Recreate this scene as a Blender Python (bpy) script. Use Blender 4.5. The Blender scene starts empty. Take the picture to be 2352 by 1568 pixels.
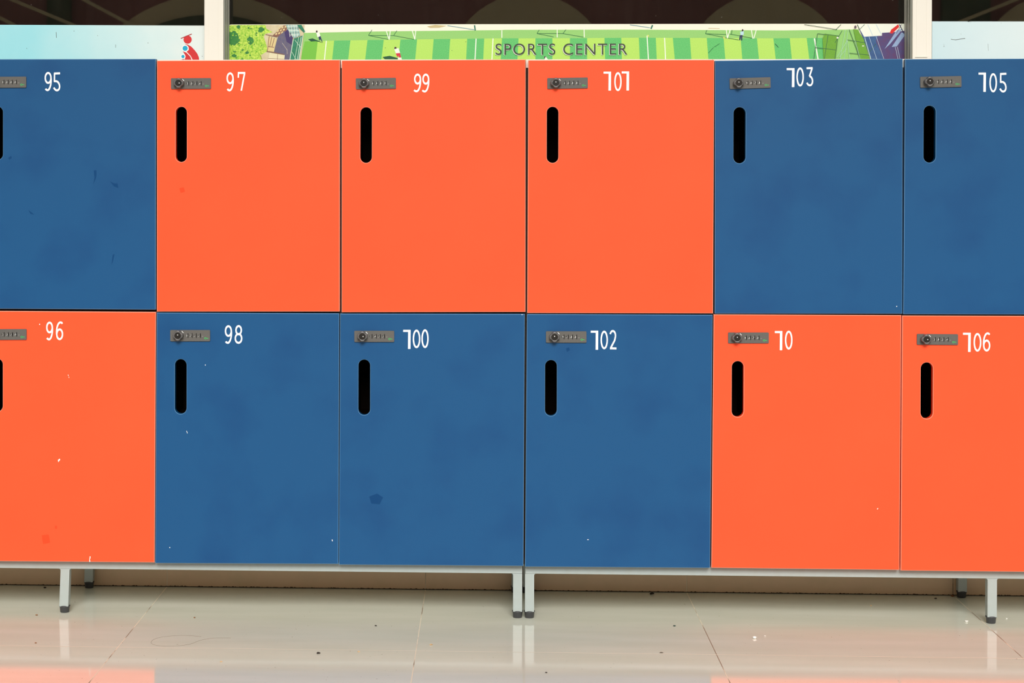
import bpy, bmesh, math, random
from mathutils import Vector, Matrix
from mathutils.geometry import tessellate_polygon

random.seed(7)
scn = bpy.context.scene
COL = scn.collection

# ------------------------------------------------------------------ camera
CAM = Vector((-0.07592, -4.30039, 0.93083))
YAW, PITCH, ROLL, FPX, SX, SY = 0.04616, -0.00881, 0.00182, 4592.16, -262.165, -313.283
fwd = Vector((-math.sin(YAW) * math.cos(PITCH), math.cos(YAW) * math.cos(PITCH), math.sin(PITCH)))
r0 = Vector((math.cos(YAW), math.sin(YAW), 0)); u0 = r0.cross(fwd)
RT = r0 * math.cos(ROLL) + u0 * math.sin(ROLL)
UP = -r0 * math.sin(ROLL) + u0 * math.cos(ROLL)
camd = bpy.data.cameras.new('camera'); cam = bpy.data.objects.new('camera', camd); COL.objects.link(cam)
camd.sensor_width = 36; camd.lens = FPX * 36 / 2352
camd.shift_x = -SX / 2352; camd.shift_y = SY / 2352
camd.clip_start = 0.05; camd.clip_end = 200
m = Matrix((RT, UP, -fwd)).transposed().to_4x4(); m.translation = CAM
cam.matrix_world = m
scn.camera = cam


def ray(px, py):
    return fwd + RT * ((px - 1176 - SX) / FPX) - UP * ((py - 784 - SY) / FPX)


def P(px, py, Y=0.0):
    """point of the vertical plane y = Y that the photo shows at a measured pixel"""
    d = ray(px, py); t = (Y - CAM.y) / d.y
    return CAM + d * t


def G(px, py, Z=0.0):
    """point of the floor that the photo shows at a measured pixel"""
    d = ray(px, py); t = (Z - CAM.z) / d.z
    return CAM + d * t


# ------------------------------------------------------------------ materials
def lin(c):
    c = c / 255.0
    return c / 12.92 if c <= 0.04045 else ((c + 0.055) / 1.055) ** 2.4


def rgb(r, g, b, k=1.0):
    return (min(lin(r) * k, 1), min(lin(g) * k, 1), min(lin(b) * k, 1), 1)


MATS = {}


def mat(name, col, rough=0.5, spec=0.5, metal=0.0, noise=None, bump=None):
    """noise = (scale, second colour, low, high[, detail]); bump = (scale, strength)"""
    if name in MATS: return MATS[name]
    M = bpy.data.materials.new(name); M.use_nodes = True
    nt = M.node_tree; b = nt.nodes['Principled BSDF']
    b.inputs['Base Color'].default_value = col
    b.inputs['Roughness'].default_value = rough
    b.inputs['Specular IOR Level'].default_value = spec
    b.inputs['Metallic'].default_value = metal
    if noise or bump:
        tc = nt.nodes.new('ShaderNodeTexCoord')
    if noise:
        n = nt.nodes.new('ShaderNodeTexNoise'); n.inputs['Scale'].default_value = noise[0]
        n.inputs['Detail'].default_value = noise[4] if len(noise) > 4 else 4
        if len(noise) > 5:
            oi = nt.nodes.new('ShaderNodeObjectInfo'); va = nt.nodes.new('ShaderNodeVectorMath'); va.operation = 'MULTIPLY_ADD'
            va.inputs[1].default_value = (1, 1, 1)
            nt.links.new(tc.outputs['Object'], va.inputs[0]); nt.links.new(oi.outputs['Location'], va.inputs[2])
            nt.links.new(va.outputs[0], n.inputs['Vector'])
        else: nt.links.new(tc.outputs['Object'], n.inputs['Vector'])
        r = nt.nodes.new('ShaderNodeValToRGB')
        r.color_ramp.elements[0].position = noise[2]; r.color_ramp.elements[0].color = col
        r.color_ramp.elements[1].position = noise[3]; r.color_ramp.elements[1].color = noise[1]
        nt.links.new(n.outputs['Fac'], r.inputs['Fac'])
        nt.links.new(r.outputs['Color'], b.inputs['Base Color'])
    if bump:
        n2 = nt.nodes.new('ShaderNodeTexNoise'); n2.inputs['Scale'].default_value = bump[0]
        nt.links.new(tc.outputs['Object'], n2.inputs['Vector'])
        bp = nt.nodes.new('ShaderNodeBump'); bp.inputs['Strength'].default_value = bump[1]
        bp.inputs['Distance'].default_value = 0.001
        nt.links.new(n2.outputs['Fac'], bp.inputs['Height'])
        nt.links.new(bp.outputs['Normal'], b.inputs['Normal'])
    MATS[name] = M
    return M


orange = mat('orange_laminate', (1.0, 0.076, 0.020, 1), 0.37, 0.32, noise=(2.2, (1.0, 0.087, 0.024, 1), 0.35, 0.7))
orange_edge = mat('orange_edge_band', (1.0, 0.33, 0.22, 1), 0.5)
blue = mat('blue_laminate', (0.001, 0.056, 0.176, 1), 0.37, 0.32, noise=(7, (0.003, 0.069, 0.196, 1), 0.30, 0.52, 9, 1))
blue_edge = mat('blue_edge_band', (0.09, 0.23, 0.42, 1), 0.5)
cream = mat('cream_melamine', (0.80, 0.77, 0.70, 1), 0.45)
raw_edge_shade = mat('raw_edge_gap_shade', (0.045, 0.034, 0.028, 1), 0.9, 0.1)  # near-black, so the shade of the door gaps sits in the colour
frame_paint = mat('grey_frame_paint', (0.355, 0.405, 0.395, 1), 0.42, noise=(60, (0.345, 0.385, 0.365, 1), 0.4, 0.7))
rubber = mat('black_rubber', (0.045, 0.046, 0.050, 1), 0.45)
lockgrey = mat('lock_grey_plastic', (0.082, 0.078, 0.072, 1), 0.5, noise=(900, (0.10, 0.095, 0.086, 1), 0.4, 0.7))
knobgrey = mat('knob_grey_plastic', (0.085, 0.083, 0.083, 1), 0.35)
black = mat('black_plastic', (0.006, 0.006, 0.006, 1), 0.35)
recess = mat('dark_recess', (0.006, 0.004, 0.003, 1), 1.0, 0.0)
white = mat('white_vinyl', (0.93, 0.95, 0.93, 1), 0.5)
digitw = mat('white_digit_print', (0.75, 0.76, 0.74, 1), 0.5)
grey_tick = mat('grey_tick_print', (0.25, 0.25, 0.25, 1), 0.5)
keygreen = mat('green_key_print', (0.03, 0.42, 0.10, 1), 0.5)
steel = mat('steel_pin', (0.8, 0.8, 0.8, 1), 0.6, metal=0.3)
mull = mat('cream_mullion_paint', (0.86, 0.83, 0.76, 1), 0.45, noise=(3, (0.83, 0.80, 0.72, 1), 0.4, 0.7))
channel = mat('dull_aluminium', (0.22, 0.23, 0.20, 1), 0.4)
channel_hi = mat('worn_aluminium_edge', (0.42, 0.42, 0.38, 1), 0.4)
skirting = mat('beige_skirting_tile', (0.66, 0.46, 0.29, 1), 0.35, noise=(30, (0.61, 0.44, 0.27, 1), 0.4, 0.75))
plaster = mat('beige_wall_plaster', (0.62, 0.55, 0.44, 1), 0.8)
dirt = mat('dark_dirt', (0.045, 0.025, 0.012, 1), 0.9)
grout = mat('pale_grout', (0.72, 0.64, 0.50, 1), 0.8, noise=(7, (0.26, 0.19, 0.13, 1), 0.47, 0.56))
grout_pale = mat('whitish_grout', (0.80, 0.74, 0.62, 1), 0.8)
maroon = mat('maroon_brick_paint', (0.30, 0.12, 0.095, 1), 0.8, noise=(1.5, (0.24, 0.09, 0.07, 1), 0.4, 0.7))
sand = mat('sand_render', (0.66, 0.50, 0.27, 1), 0.8, noise=(1.2, (0.56, 0.44, 0.24, 1), 0.4, 0.7))
shade_green = mat('dark_green_shutter', (0.05, 0.075, 0.03, 1), 0.8, noise=(6, (0.10, 0.10, 0.05, 1), 0.4, 0.7))
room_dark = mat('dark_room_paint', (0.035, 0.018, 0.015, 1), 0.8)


def floor_mat():
    M = bpy.data.materials.new('polished_beige_tile'); M.use_nodes = True
    nt = M.node_tree; b = nt.nodes['Principled BSDF']; L = nt.links
    tc = nt.nodes.new('ShaderNodeTexCoord')
    n = nt.nodes.new('ShaderNodeTexNoise'); n.inputs['Scale'].default_value = 5; n.inputs['Detail'].default_value = 8
    mp = nt.nodes.new('ShaderNodeMapping'); mp.inputs['Scale'].default_value = (0.6, 3.0, 1)
    L.new(tc.outputs['Object'], mp.inputs['Vector']); L.new(mp.outputs['Vector'], n.inputs['Vector'])
    r = nt.nodes.new('ShaderNodeValToRGB')
    r.color_ramp.elements[0].position = 0.35; r.color_ramp.elements[0].color = FLOOR_A
    r.color_ramp.elements[1].position = 0.7; r.color_ramp.elements[1].color = FLOOR_B
    L.new(n.outputs['Fac'], r.inputs['Fac'])
    # fine specks of dust
    n2 = nt.nodes.new('ShaderNodeTexNoise'); n2.inputs['Scale'].default_value = 140; n2.inputs['Detail'].default_value = 2
    L.new(tc.outputs['Object'], n2.inputs['Vector'])
    r2 = nt.nodes.new('ShaderNodeValToRGB')
    r2.color_ramp.elements[0].position = 0.735; r2.color_ramp.elements[0].color = (0, 0, 0, 1)
    r2.color_ramp.elements[1].position = 0.77; r2.color_ramp.elements[1].color = (1, 1, 1, 1)
    L.new(n2.outputs['Fac'], r2.inputs['Fac'])
    mx = nt.nodes.new('ShaderNodeMix'); mx.data_type = 'RGBA'
    L.new(r2.outputs['Color'], mx.inputs[0]); L.new(r.outputs['Color'], mx.inputs[6])
    mx.inputs[7].default_value = (0.20, 0.14, 0.09, 1)
    L.new(mx.outputs[2], b.inputs['Base Color'])
    b.inputs['Roughness'].default_value = 0.075
    b.inputs['IOR'].default_value = 1.5
    return M


FLOOR_A = (0.64, 0.655, 0.56, 1); FLOOR_B = (0.70, 0.71, 0.62, 1)
floorm = floor_mat()


def glass_mat():
    M = bpy.data.materials.new('window_glass'); M.use_nodes = True
    nt = M.node_tree; L = nt.links
    for n in list(nt.nodes): nt.nodes.remove(n)
    out = nt.nodes.new('ShaderNodeOutputMaterial')
    tr = nt.nodes.new('ShaderNodeBsdfTransparent'); tr.inputs['Color'].default_value = (0.75, 0.78, 0.74, 1)
    gl = nt.nodes.new('ShaderNodeBsdfGlossy'); gl.inputs['Roughness'].default_value = 0.01
    fr = nt.nodes.new('ShaderNodeFresnel'); fr.inputs['IOR'].default_value = 1.75
    mx = nt.nodes.new('ShaderNodeMixShader')
    L.new(fr.outputs[0], mx.inputs[0]); L.new(tr.outputs[0], mx.inputs[1]); L.new(gl.outputs[0], mx.inputs[2])
    # dust specks and faint wipe streaks sitting on the glass
    df = nt.nodes.new('ShaderNodeBsdfDiffuse'); df.inputs['Color'].default_value = (0.45, 0.42, 0.38, 1)
    tc = nt.nodes.new('ShaderNodeTexCoord')
    n = nt.nodes.new('ShaderNodeTexNoise'); n.inputs['Scale'].default_value = 190; n.inputs['Detail'].default_value = 1
    L.new(tc.outputs['Object'], n.inputs['Vector'])
    r = nt.nodes.new('ShaderNodeValToRGB')
    r.color_ramp.elements[0].position = 0.76; r.color_ramp.elements[0].color = (0, 0, 0, 1)
    r.color_ramp.elements[1].position = 0.82; r.color_ramp.elements[1].color = (0.4, 0.4, 0.4, 1)
    L.new(n.outputs['Fac'], r.inputs['Fac'])
    n2 = nt.nodes.new('ShaderNodeTexNoise'); n2.inputs['Scale'].default_value = 14; n2.inputs['Detail'].default_value = 3
    mp = nt.nodes.new('ShaderNodeMapping'); mp.inputs['Scale'].default_value = (6, 1, 0.5)
    L.new(tc.outputs['Object'], mp.inputs['Vector']); L.new(mp.outputs['Vector'], n2.inputs['Vector'])
    ml = nt.nodes.new('ShaderNodeMath'); ml.operation = 'MULTIPLY'; ml.inputs[1].default_value = 0.012
    L.new(n2.outputs['Fac'], ml.inputs[0])
    ad = nt.nodes.new('ShaderNodeMath'); ad.operation = 'ADD'
    L.new(r.outputs['Color'], ad.inputs[0]); L.new(ml.outputs[0], ad.inputs[1])
    m2 = nt.nodes.new('ShaderNodeMixShader')
    L.new(ad.outputs[0], m2.inputs[0]); L.new(mx.outputs[0], m2.inputs[1]); L.new(df.outputs[0], m2.inputs[2])
    L.new(m2.outputs[0], out.inputs['Surface'])
    return M


glass = glass_mat()


# ------------------------------------------------------------------ helpers
def tag(o, label=None, cat=None, group=None, kind=None):
    if label: o['label'] = label
    if cat: o['category'] = cat
    if group: o['group'] = group
    if kind: o['kind'] = kind
    return o


def empty(name, loc=(0, 0, 0)):
    o = bpy.data.objects.new(name, None); COL.objects.link(o)
    o.location = loc; o.empty_display_size = 0.02
    return o


def obj(name, bm, mats, parent=None, loc=None, smooth=False):
    """mesh built in the parent's coordinates when loc is None"""
    me = bpy.data.meshes.new(name)
    bmesh.ops.recalc_face_normals(bm, faces=bm.faces[:])
    bm.to_mesh(me); bm.free()
    for m_ in (mats if isinstance(mats, (list, tuple)) else [mats]): me.materials.append(m_)
    if smooth:
        for p in me.polygons: p.use_smooth = True
    o = bpy.data.objects.new(name, me); COL.objects.link(o)
    if parent is not None: o.parent = parent
    if loc is not None: o.location = loc
    return o


def box(bm, x0, y0, z0, x1, y1, z1, bev=0.0, mi=0):
    b2 = bmesh.new()
    bmesh.ops.create_cube(b2, size=1)
    for v in b2.verts:
        v.co = Vector((x0 + (v.co.x + .5) * (x1 - x0), y0 + (v.co.y + .5) * (y1 - y0), z0 + (v.co.z + .5) * (z1 - z0)))
    if bev:
        bmesh.ops.bevel(b2, geom=b2.edges[:], offset=bev, segments=2, affect='EDGES', profile=0.5)
    for f in b2.faces: f.material_index = mi
    merge(bm, b2)


def merge(bm, b2):
    vm = {v: bm.verts.new(v.co) for v in b2.verts}
    for f in b2.faces:
        try:
            nf = bm.faces.new([vm[v] for v in f.verts]); nf.material_index = f.material_index; nf.smooth = f.smooth
        except ValueError: pass
    b2.free()


def prism(bm, pts, y0, y1, mi=0, side=None):
    """extrude an (x,z) outline from y0 (front) to y1 (back); any simple outline"""
    if side is None: side = mi
    f = [bm.verts.new((x, y0, z)) for x, z in pts]
    k = [bm.verts.new((x, y1, z)) for x, z in pts]
    tris = tessellate_polygon([[Vector((x, z, 0)) for x, z in pts]])
    for a, b, c in tris:
        for ring in (f, k):
            try:
                q = bm.faces.new((ring[a], ring[b], ring[c])); q.material_index = mi
            except ValueError: pass
    n = len(pts)
    for i in range(n):
        j = (i + 1) % n
        q = bm.faces.new((f[i], f[j], k[j], k[i])); q.material_index = side


def rrect(x0, z0, x1, z1, r, seg=5):
    out = []
    for cx, cz, a0 in ((x1 - r, z1 - r, 0), (x0 + r, z1 - r, 90), (x0 + r, z0 + r, 180), (x1 - r, z0 + r, 270)):
        for k in range(seg + 1):
            a = math.radians(a0 + 90 * k / seg)
            out.append((cx + r * math.cos(a), cz + r * math.sin(a)))
    return out


def lathe(bm, prof, n=24, mi=0, cx=0, cy=0):
    rings = []
    for r, z in prof:
        rings.append([bm.verts.new((cx + r * math.cos(2 * math.pi * k / n), cy + r * math.sin(2 * math.pi * k / n), z)) for k in range(n)])
    for a, b in zip(rings, rings[1:]):
        for k in range(n):
            f = bm.faces.new((a[k], a[(k + 1) % n], b[(k + 1) % n], b[k])); f.material_index = mi; f.smooth = True
    f = bm.faces.new(rings[0]); f.material_index = mi
    f = bm.faces.new(rings[-1]); f.material_index = mi


# ------------------------------------------------------------------ setting
WALL = 0.3198
joints = [((382.6, 1348.4), (204, 1568)), ((977, 1356), (944, 1568)), ((1578.3, 1362), (1677, 1568)), ((2199, 1376), (2352, 1513))]
bm = bmesh.new()
box(bm, -9, -12.2, -0.10, 9, WALL + 0.2, 0.0)
# grout lines are part of the floor, flush with the tiles
jx = []


def strip(bm, a, b, w, z, mi):
    d = (b - a).normalized(); n = Vector((-d.y, d.x, 0)) * w / 2
    vs = [bm.verts.new((q.x, q.y, z)) for q in (a + n, a - n, b - n, b + n)]
    f = bm.faces.new(vs); f.material_index = mi


for (wa, wb) in joints:
    a = G(*wa); b = G(*wb); d = (b - a).normalized()
    a2 = a + d * ((WALL - a.y) / d.y); b2 = a + d * ((-12.0 - a.y) / d.y)
    jx.append((a2, b2)); strip(bm, a2, b2, 0.0017, 0.00012, 1)
for k in range(1, 9):
    for base, s in ((jx[0], -1), (jx[3], 1)):
        off = Vector((0.603 * s * k, 0, 0)); strip(bm, base[0] + off, base[1] + off, 0.0017, 0.00012, 1)
for k in range(20):
    y = -0.2936 - 0.603 * k
    strip(bm, Vector((-9, y, 0)), Vector((9, y, 0)), 0.0020, 0.00014, 2)
floor = obj('floor', bm, [floorm, grout, grout_pale]); tag(floor, kind='structure')

bm = bmesh.new(); box(bm, -9, WALL + 0.008, 0.0, 9, WALL + 0.22, 1.10)
box(bm, -9, WALL + 0.008, 2.3, 9, WALL + 0.22, 3.4)
wall = obj('wall_back', bm, plaster); tag(wall, kind='structure')
# skirting tiles, one board of tiles with narrow joints and a dirty foot
bm = bmesh.new()
xs = [-9] + [jx[0][0].x - 0.603 * k for k in range(8, 0, -1)] + [j[0].x for j in jx] + [jx[3][0].x + 0.603 * k for k in range(1, 9)] + [9]
for a, b in zip(xs, xs[1:]):
    if b - a > 0.01: box(bm, a + 0.0007, WALL, 0.0005, b - 0.0007, WALL + 0.0085, 0.12, 0.0006)
for a in xs[1:-1]: box(bm, a - 0.0008, WALL + 0.0006, 0.0005, a + 0.0008, WALL + 0.008, 0.12, 0, 2)
x = -1.6; top = []
while x < 1.6:
    top.append((x, 0.0016 + random.random() ** 4 * 0.0018)); x += random.uniform(0.001, 0.004)
prism(bm, [(-1.6, 0.0002)] + [(1.6, 0.0002)] + top[::-1], WALL - 0.0010, WALL + 0.0002, 1)
base = obj('baseboard_back', bm, [skirting, dirt, grout]); tag(base, kind='structure')

# window wall: mullions and glass
GY = 0.385
def zof(px, py, Y): return P(px, py, Y).z
mulls = []
for i, (xa, xb) in enumerate(((469.2, 513.2), (2096, 2140.5))):
    X0 = P(xa, 60, 0.315).x; X1 = P(xb, 60, 0.315).x
    t = empty('trim_%d' % (i + 1), ((X0 + X1) / 2, 0.315, 1.10)); tag(t, kind='structure')
    w = (X1 - X0) / 2
    bm = bmesh.new(); box(bm, -w, 0, 0, w, 0.085, 1.2, 0.001)
    if i == 1: box(bm, -w + 0.006, -0.003, 0.13, w - 0.010, 0.001, zof(2115, 131.0, 0.315) - 1.10)
    for dx in (-0.012, 0.010): box(bm, w * 0 + dx - 0.0006, -0.0006, 0, dx + 0.0006, 0.001, 1.2)
    obj('mullion', bm, mull, t)
    bm = bmesh.new()
    for s in ((1,) if i == 0 else (-1,)):
        x0 = s * (w + 0.0002); x1 = s * (w + 0.0042)
        box(bm, min(x0, x1), 0.004, 0, max(x0, x1), 0.068, 1.2, 0.0004)
        box(bm, min(x1, x1 + s * 0.0012), 0.022, 0, max(x1, x1 + s * 0.0012), 0.026, 1.2, 0, 1)
        box(bm, min(x1, x1 + s * 0.0016), 0.050, 0, max(x1, x1 + s * 0.0016), 0.066, 1.2, 0, 1)
    obj('glazing_channel', bm, [channel, channel_hi], t)
    mulls.append((X0, X1))
spans = [(-2.6, mulls[0][0]), (mulls[0][1], mulls[1][0]), (mulls[1][1], 2.9)]
for i, (a, b) in enumerate(spans):
    bm = bmesh.new(); box(bm, a + 0.0005, GY, 1.10, b - 0.0005, GY + 0.005, 2.3)
    tag(obj('window_%d' % (i + 1), bm, glass), kind='structure')
for n_, xa, xb in (('wall_window_left', -9, -2.6), ('wall_window_right', 2.9, 9)):
    bm = bmesh.new(); box(bm, xa, WALL + 0.008, 1.10, xb, WALL + 0.22, 2.3); tag(obj(n_, bm, plaster), kind='structure')
# unlit room behind the glass
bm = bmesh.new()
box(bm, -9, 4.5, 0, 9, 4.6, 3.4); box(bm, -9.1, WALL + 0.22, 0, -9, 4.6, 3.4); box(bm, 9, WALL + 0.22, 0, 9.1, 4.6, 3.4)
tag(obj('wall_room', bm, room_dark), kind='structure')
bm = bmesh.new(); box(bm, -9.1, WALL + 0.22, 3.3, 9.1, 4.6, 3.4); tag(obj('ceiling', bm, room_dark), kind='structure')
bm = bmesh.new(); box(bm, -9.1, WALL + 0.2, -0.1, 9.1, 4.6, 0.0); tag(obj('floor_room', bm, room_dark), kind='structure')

# the facade across the courtyard, which the panes mirror
OY = -12.0; VY = 2 * GY - OY
bm = bmesh.new(); box(bm, -9, OY - 0.3, 0, 9, OY, 4.2)
tag(obj('wall_opposite', bm, maroon), kind='structure')


def arc_panel(name, cx, top_y, half, at_y, m_, dep, lift=0.0):
    c = P(cx, top_y, VY); e = P(cx + half, at_y, VY)
    hw = e.x - c.x; dz = c.z - e.z; R = (hw * hw + dz * dz) / (2 * dz)
    aw = min(R * 0.999, R); pts = []
    if R > hw * 1.6: amax = math.asin(min(hw * 1.25 / R, 1))
    else: amax = math.pi / 2
    for k in range(25):
        a = -amax + 2 * amax * k / 24
        pts.append((c.x + R * math.sin(a), c.z - R + R * math.cos(a)))
    pts = [(pts[0][0], 0.02)] + pts + [(pts[-1][0], 0.02)]
    bm = bmesh.new(); prism(bm, pts, OY, OY + dep); o = obj(name, bm, m_)
    tag(o, kind='structure'); return o


arc_panel('trim_3', 488, -12, 200, 54, sand, 0.06)
arc_panel('trim_4', 488, 36, 112, 54, shade_green, 0.09)
arc_panel('trim_5', 1213, -13, 144, 55, sand, 0.06)
arc_panel('trim_6', 1757, -13, 143, 54, sand, 0.06)
arc_panel('trim_7', 2428, -13, 143, 54, sand, 0.06)
bm = bmesh.new()
for (ax, ay), (bx, by) in (((30, 0), (165, 56)), ((195, 0), (300, 56)), ((-20, 30), (40, 60)), ((2310, 8), (2230, 40))):
    a = P(ax, ay, VY); b = P(bx, by, VY); d = (b - a); d.y = 0; a = a - d * 0.3; b = b + d * 0.6
    n = Vector((-d.z, 0, d.x)).normalized() * 0.014
    prism(bm, [(q.x, q.z) for q in (a + n, a - n, b - n, b + n)], OY + 0.10, OY + 0.13)
tag(obj('trim_8', bm, sand), kind='structure')
bm = bmesh.new(); a = P(112, 0, VY).x; b = P(165, 0, VY).x; box(bm, a, OY, 0, b, OY + 0.08, 3.0)
a = P(2160, 0, VY).x; b = P(2270, 0, VY).x; box(bm, a, OY, 0, b, OY + 0.08, 3.0)
tag(obj('trim_9', bm, shade_green), kind='structure')

bm = bmesh.new(); box(bm, -9, -3.2, 3.6, 9, WALL + 0.2, 3.75)  # unseen porch roof, put in to keep the high sky off the floor
tag(obj('ceiling_unseen_porch', bm, plaster), kind='structure')
# ------------------------------------------------------------------ lockers
OR, BL = 'orange', 'blue'
# name, colour, door corners (tl, tr, br, bl) in the photo, slot box, lock box (x0, x1, ytl, ytr, ybl), code
D = {
 95: (BL, [(-56, 136), (357.6, 135.3), (357.4, 710.8), (-58, 708.5)], (-20.5, 6.6, 244, 367.5), (-31, 60.8, 176.5, 176, 201.8), '0000'),
 97: (OR, [(360.6, 139.3), (780.4, 137.6), (780, 715.3), (360.2, 715.4)], (403.3, 429, 245, 372), (393, 484.8, 179.7, 179.2, 204.6), '2016'),
 99: (OR, [(785, 138.8), (1207.2, 136.6), (1206.8, 716.3), (784.8, 717)], (827.4, 854, 246, 374), (817.3, 909.5, 180, 178.5, 205.3), '8909'),
 101: (OR, [(1213.6, 138.3), (1640.6, 137.2), (1637.6, 719.6), (1211, 718.7)], (1256, 1282.6, 245, 374), (1257, 1350, 179.4, 177.8, 204.4), '4088'),
 103: (BL, [(1642.6, 139.4), (2073.6, 135.0), (2072.3, 720.3), (1642, 719.9)], (1685, 1712.5, 246, 375), (1675.7, 1769.6, 180, 177.2, 204.6), '9878'),
 105: (BL, [(2079.4, 135.8), (2513, 134), (2509, 722.3), (2075, 721.4)], (2121.8, 2149, 242.5, 373.5), (2113, 2207.8, 176.5, 174.6, 201.6), '0000'),
 96: (OR, [(-58, 713.8), (358, 716.5), (354.8, 1291.2), (-61, 1288)], (-20.5, 6.2, 823, 945.5), (-31, 61.6, 755.4, 755.2, 780.2), '2210'),
 98: (BL, [(360, 718), (778.8, 719.6), (777, 1295), (356.6, 1293)], (401.4, 428.4, 824.5, 950.5), (391.5, 482.9, 757.4, 757.4, 783.4), '0711'),
 100: (BL, [(781.4, 720.2), (1205.2, 720.9), (1202, 1299.6), (778.6, 1296.4)], (823, 850, 825.5, 953), (814, 905.6, 759.2, 759.2, 785), '1411'),
 102: (BL, [(1210.6, 721.2), (1636.6, 723), (1630.8, 1304), (1206, 1301)], (1252, 1279, 826.5, 955), (1254, 1347, 760.3, 760.4, 786.6), '9100'),
 104: (OR, [(1639.4, 722.0), (2070, 723.8), (2065.6, 1308.6), (1634, 1303.6)], (1681, 1708, 829, 957.6), (1672, 1765.6, 763, 763, 788), '8670'),
 106: (OR, [(2072.6, 724.6), (2507, 726), (2500, 1314.5), (2069, 1309.8)], (2115, 2142.6, 832, 961.6), (2105.5, 2200, 766.3, 767, 791.2), '2024'),
}
N = {
 95: [('9', 102.5, 165.2, 119.4, 209.2), ('5', 121.7, 166, 138.9, 209.6)],
 97: [('9', 520.3, 166.1, 537.6, 209.7), ('7', 546, 165.2, 563.3, 208.9)],
 99: [('9s', 949.7, 169, 967.4, 211.7), ('9s', 968.7, 169, 986.2, 212.2)],
 101: [('1', 1386.4, 164.5, 1403.5, 208), ('0', 1411, 165.7, 1427.7, 209.1), ('1', 1428, 164, 1444.9, 207.8)],
 103: [('1', 1807, 156.4, 1824.8, 199.9), ('0', 1829.3, 154.8, 1846.3, 198.5), ('3', 1851.6, 154, 1868.6, 198.2)],
 105: [('1', 2247.6, 166.7, 2264.6, 210.8), ('0', 2272.6, 168, 2289.9, 212), ('5', 2295, 167, 2312.4, 212.2)],
 96: [('9', 106, 738.4, 122.4, 781.4), ('6', 128, 737.8, 145, 780.8)],
 98: [('9', 516.4, 746.7, 533.6, 789.3), ('8', 539, 746.4, 556.6, 789.3)],
 100: [('1', 926.1, 757.3, 943.1, 801), ('0', 948, 756.7, 965.4, 799.2), ('0', 968, 756, 984.5, 799)],
 102: [('1', 1357, 759.2, 1374, 802.9), ('0', 1379.4, 759.2, 1396.2, 801.7), ('2', 1399.8, 758, 1416.3, 802.2)],
 104: [('1', 1779.7, 760, 1797, 804), ('0', 1803, 759.2, 1820.2, 802.5)],
 106: [('1', 2211.9, 763.9, 2229.6, 807.8), ('0', 2236.2, 764.5, 2253.9, 807.2), ('6', 2257.2, 763, 2274.5, 806.9)],
}


def ell(cx, cy, rx, ry, a0, a1, n=20):
    return [(cx + rx * math.cos(math.radians(a0 + (a1 - a0) * k / n)), cy + ry * math.sin(math.radians(a0 + (a1 - a0) * k / n))) for k in range(n + 1)]


def bez(p0, p1, p2, p3, n=12):
    out = []
    for k in range(n + 1):
        t = k / n; s = 1 - t
        out.append(tuple(s ** 3 * a + 3 * s * s * t * b + 3 * s * t * t * c + t ** 3 * d for a, b, c, d in zip(p0, p1, p2, p3)))
    return out


# centre lines inside a unit box whose edge is the middle of the outermost strokes; y runs down
GL = {
 '0': [ell(.5, .5, .5, .5, -90, 270, 40)],
 '9': [ell(.47, .29, .47, .29, 0, 360, 32), bez((.94, .27), (1.06, .62), (.72, 1.04), (.32, 1.0)) + [(.18, .98), (.04, .92)]],
 '9s': [ell(.54, .27, .44, .27, 0, 360, 32), bez((.98, .26), (1.06, .62), (.76, 1.04), (.30, 1.0)) + [(.18, .99), (.0, .93)]],
 '6': [ell(.53, .71, .47, .29, 0, 360, 32), bez((.06, .74), (-.06, .40), (.22, -.02), (.72, .0)) + [(.86, .015), (.98, .08)]],
 '8': [ell(.52, .245, .42, .245, 0, 360, 32), ell(.5, .735, .5, .265, 0, 360, 32)],
 '5': [[(.05, .015), (1.04, .0)], [(.14, .0), (.12, .50)], [(.06, .465), (.42, .465)] + bez((.42, .465), (1.0, .50), (1.18, .92), (.66, .995)) + [(.52, 1.005), (.36, .99), (.18, .93), (.02, .84)]],
 '3': [[(-.04, .01), (.96, .0)], [(.87, .02), (.44, .47)], [(.40, .48)] + bez((.44, .475), (.98, .50), (1.14, .88), (.64, .99)) + [(.46, 1.0), (.26, .97), (.12, .92), (.02, .85)]],
 '2': [[(.02, .17), (.10, .09), (.24, .02)] + bez((.24, .02), (.58, -.08), (1.02, .08), (.90, .34)) + [(.78, .53), (.12, .96)], [(-.02, .99), (1.08, 1.0)]],
 '7': [[(-.02, .28), (.01, .0)], [(-.09, .0), (1.1, .0)], [(1.0, .02), (.47, 1.04)]],
}


def ribbon(bm, pts, Y, wv, wh, closed=False, mapper=None):
    n = len(pts)
    if closed: pts = pts[:-1]; n -= 1
    L_, R_ = [], []
    for i in range(n):
        if closed: a, b = pts[(i - 1) % n], pts[(i + 1) % n]
        else: a, b = pts[max(i - 1, 0)], pts[min(i + 1, n - 1)]
        dx, dy = b[0] - a[0], b[1] - a[1]; l = math.hypot(dx, dy) or 1
        dx /= l; dy /= l
        w = (wv + (wh - wv) * abs(dx) ** 1.3) / 2
        x, y = pts[i]
        L_.append(mapper(x - dy * w, y + dx * w)); R_.append(mapper(x + dy * w, y - dx * w))
    vl = [bm.verts.new((p[0], Y, p[1])) for p in L_]; vr = [bm.verts.new((p[0], Y, p[1])) for p in R_]
    for i in range(n if closed else n - 1):
        j = (i + 1) % n
        bm.faces.new((vl[i], vl[j], vr[j], vr[i]))


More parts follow.
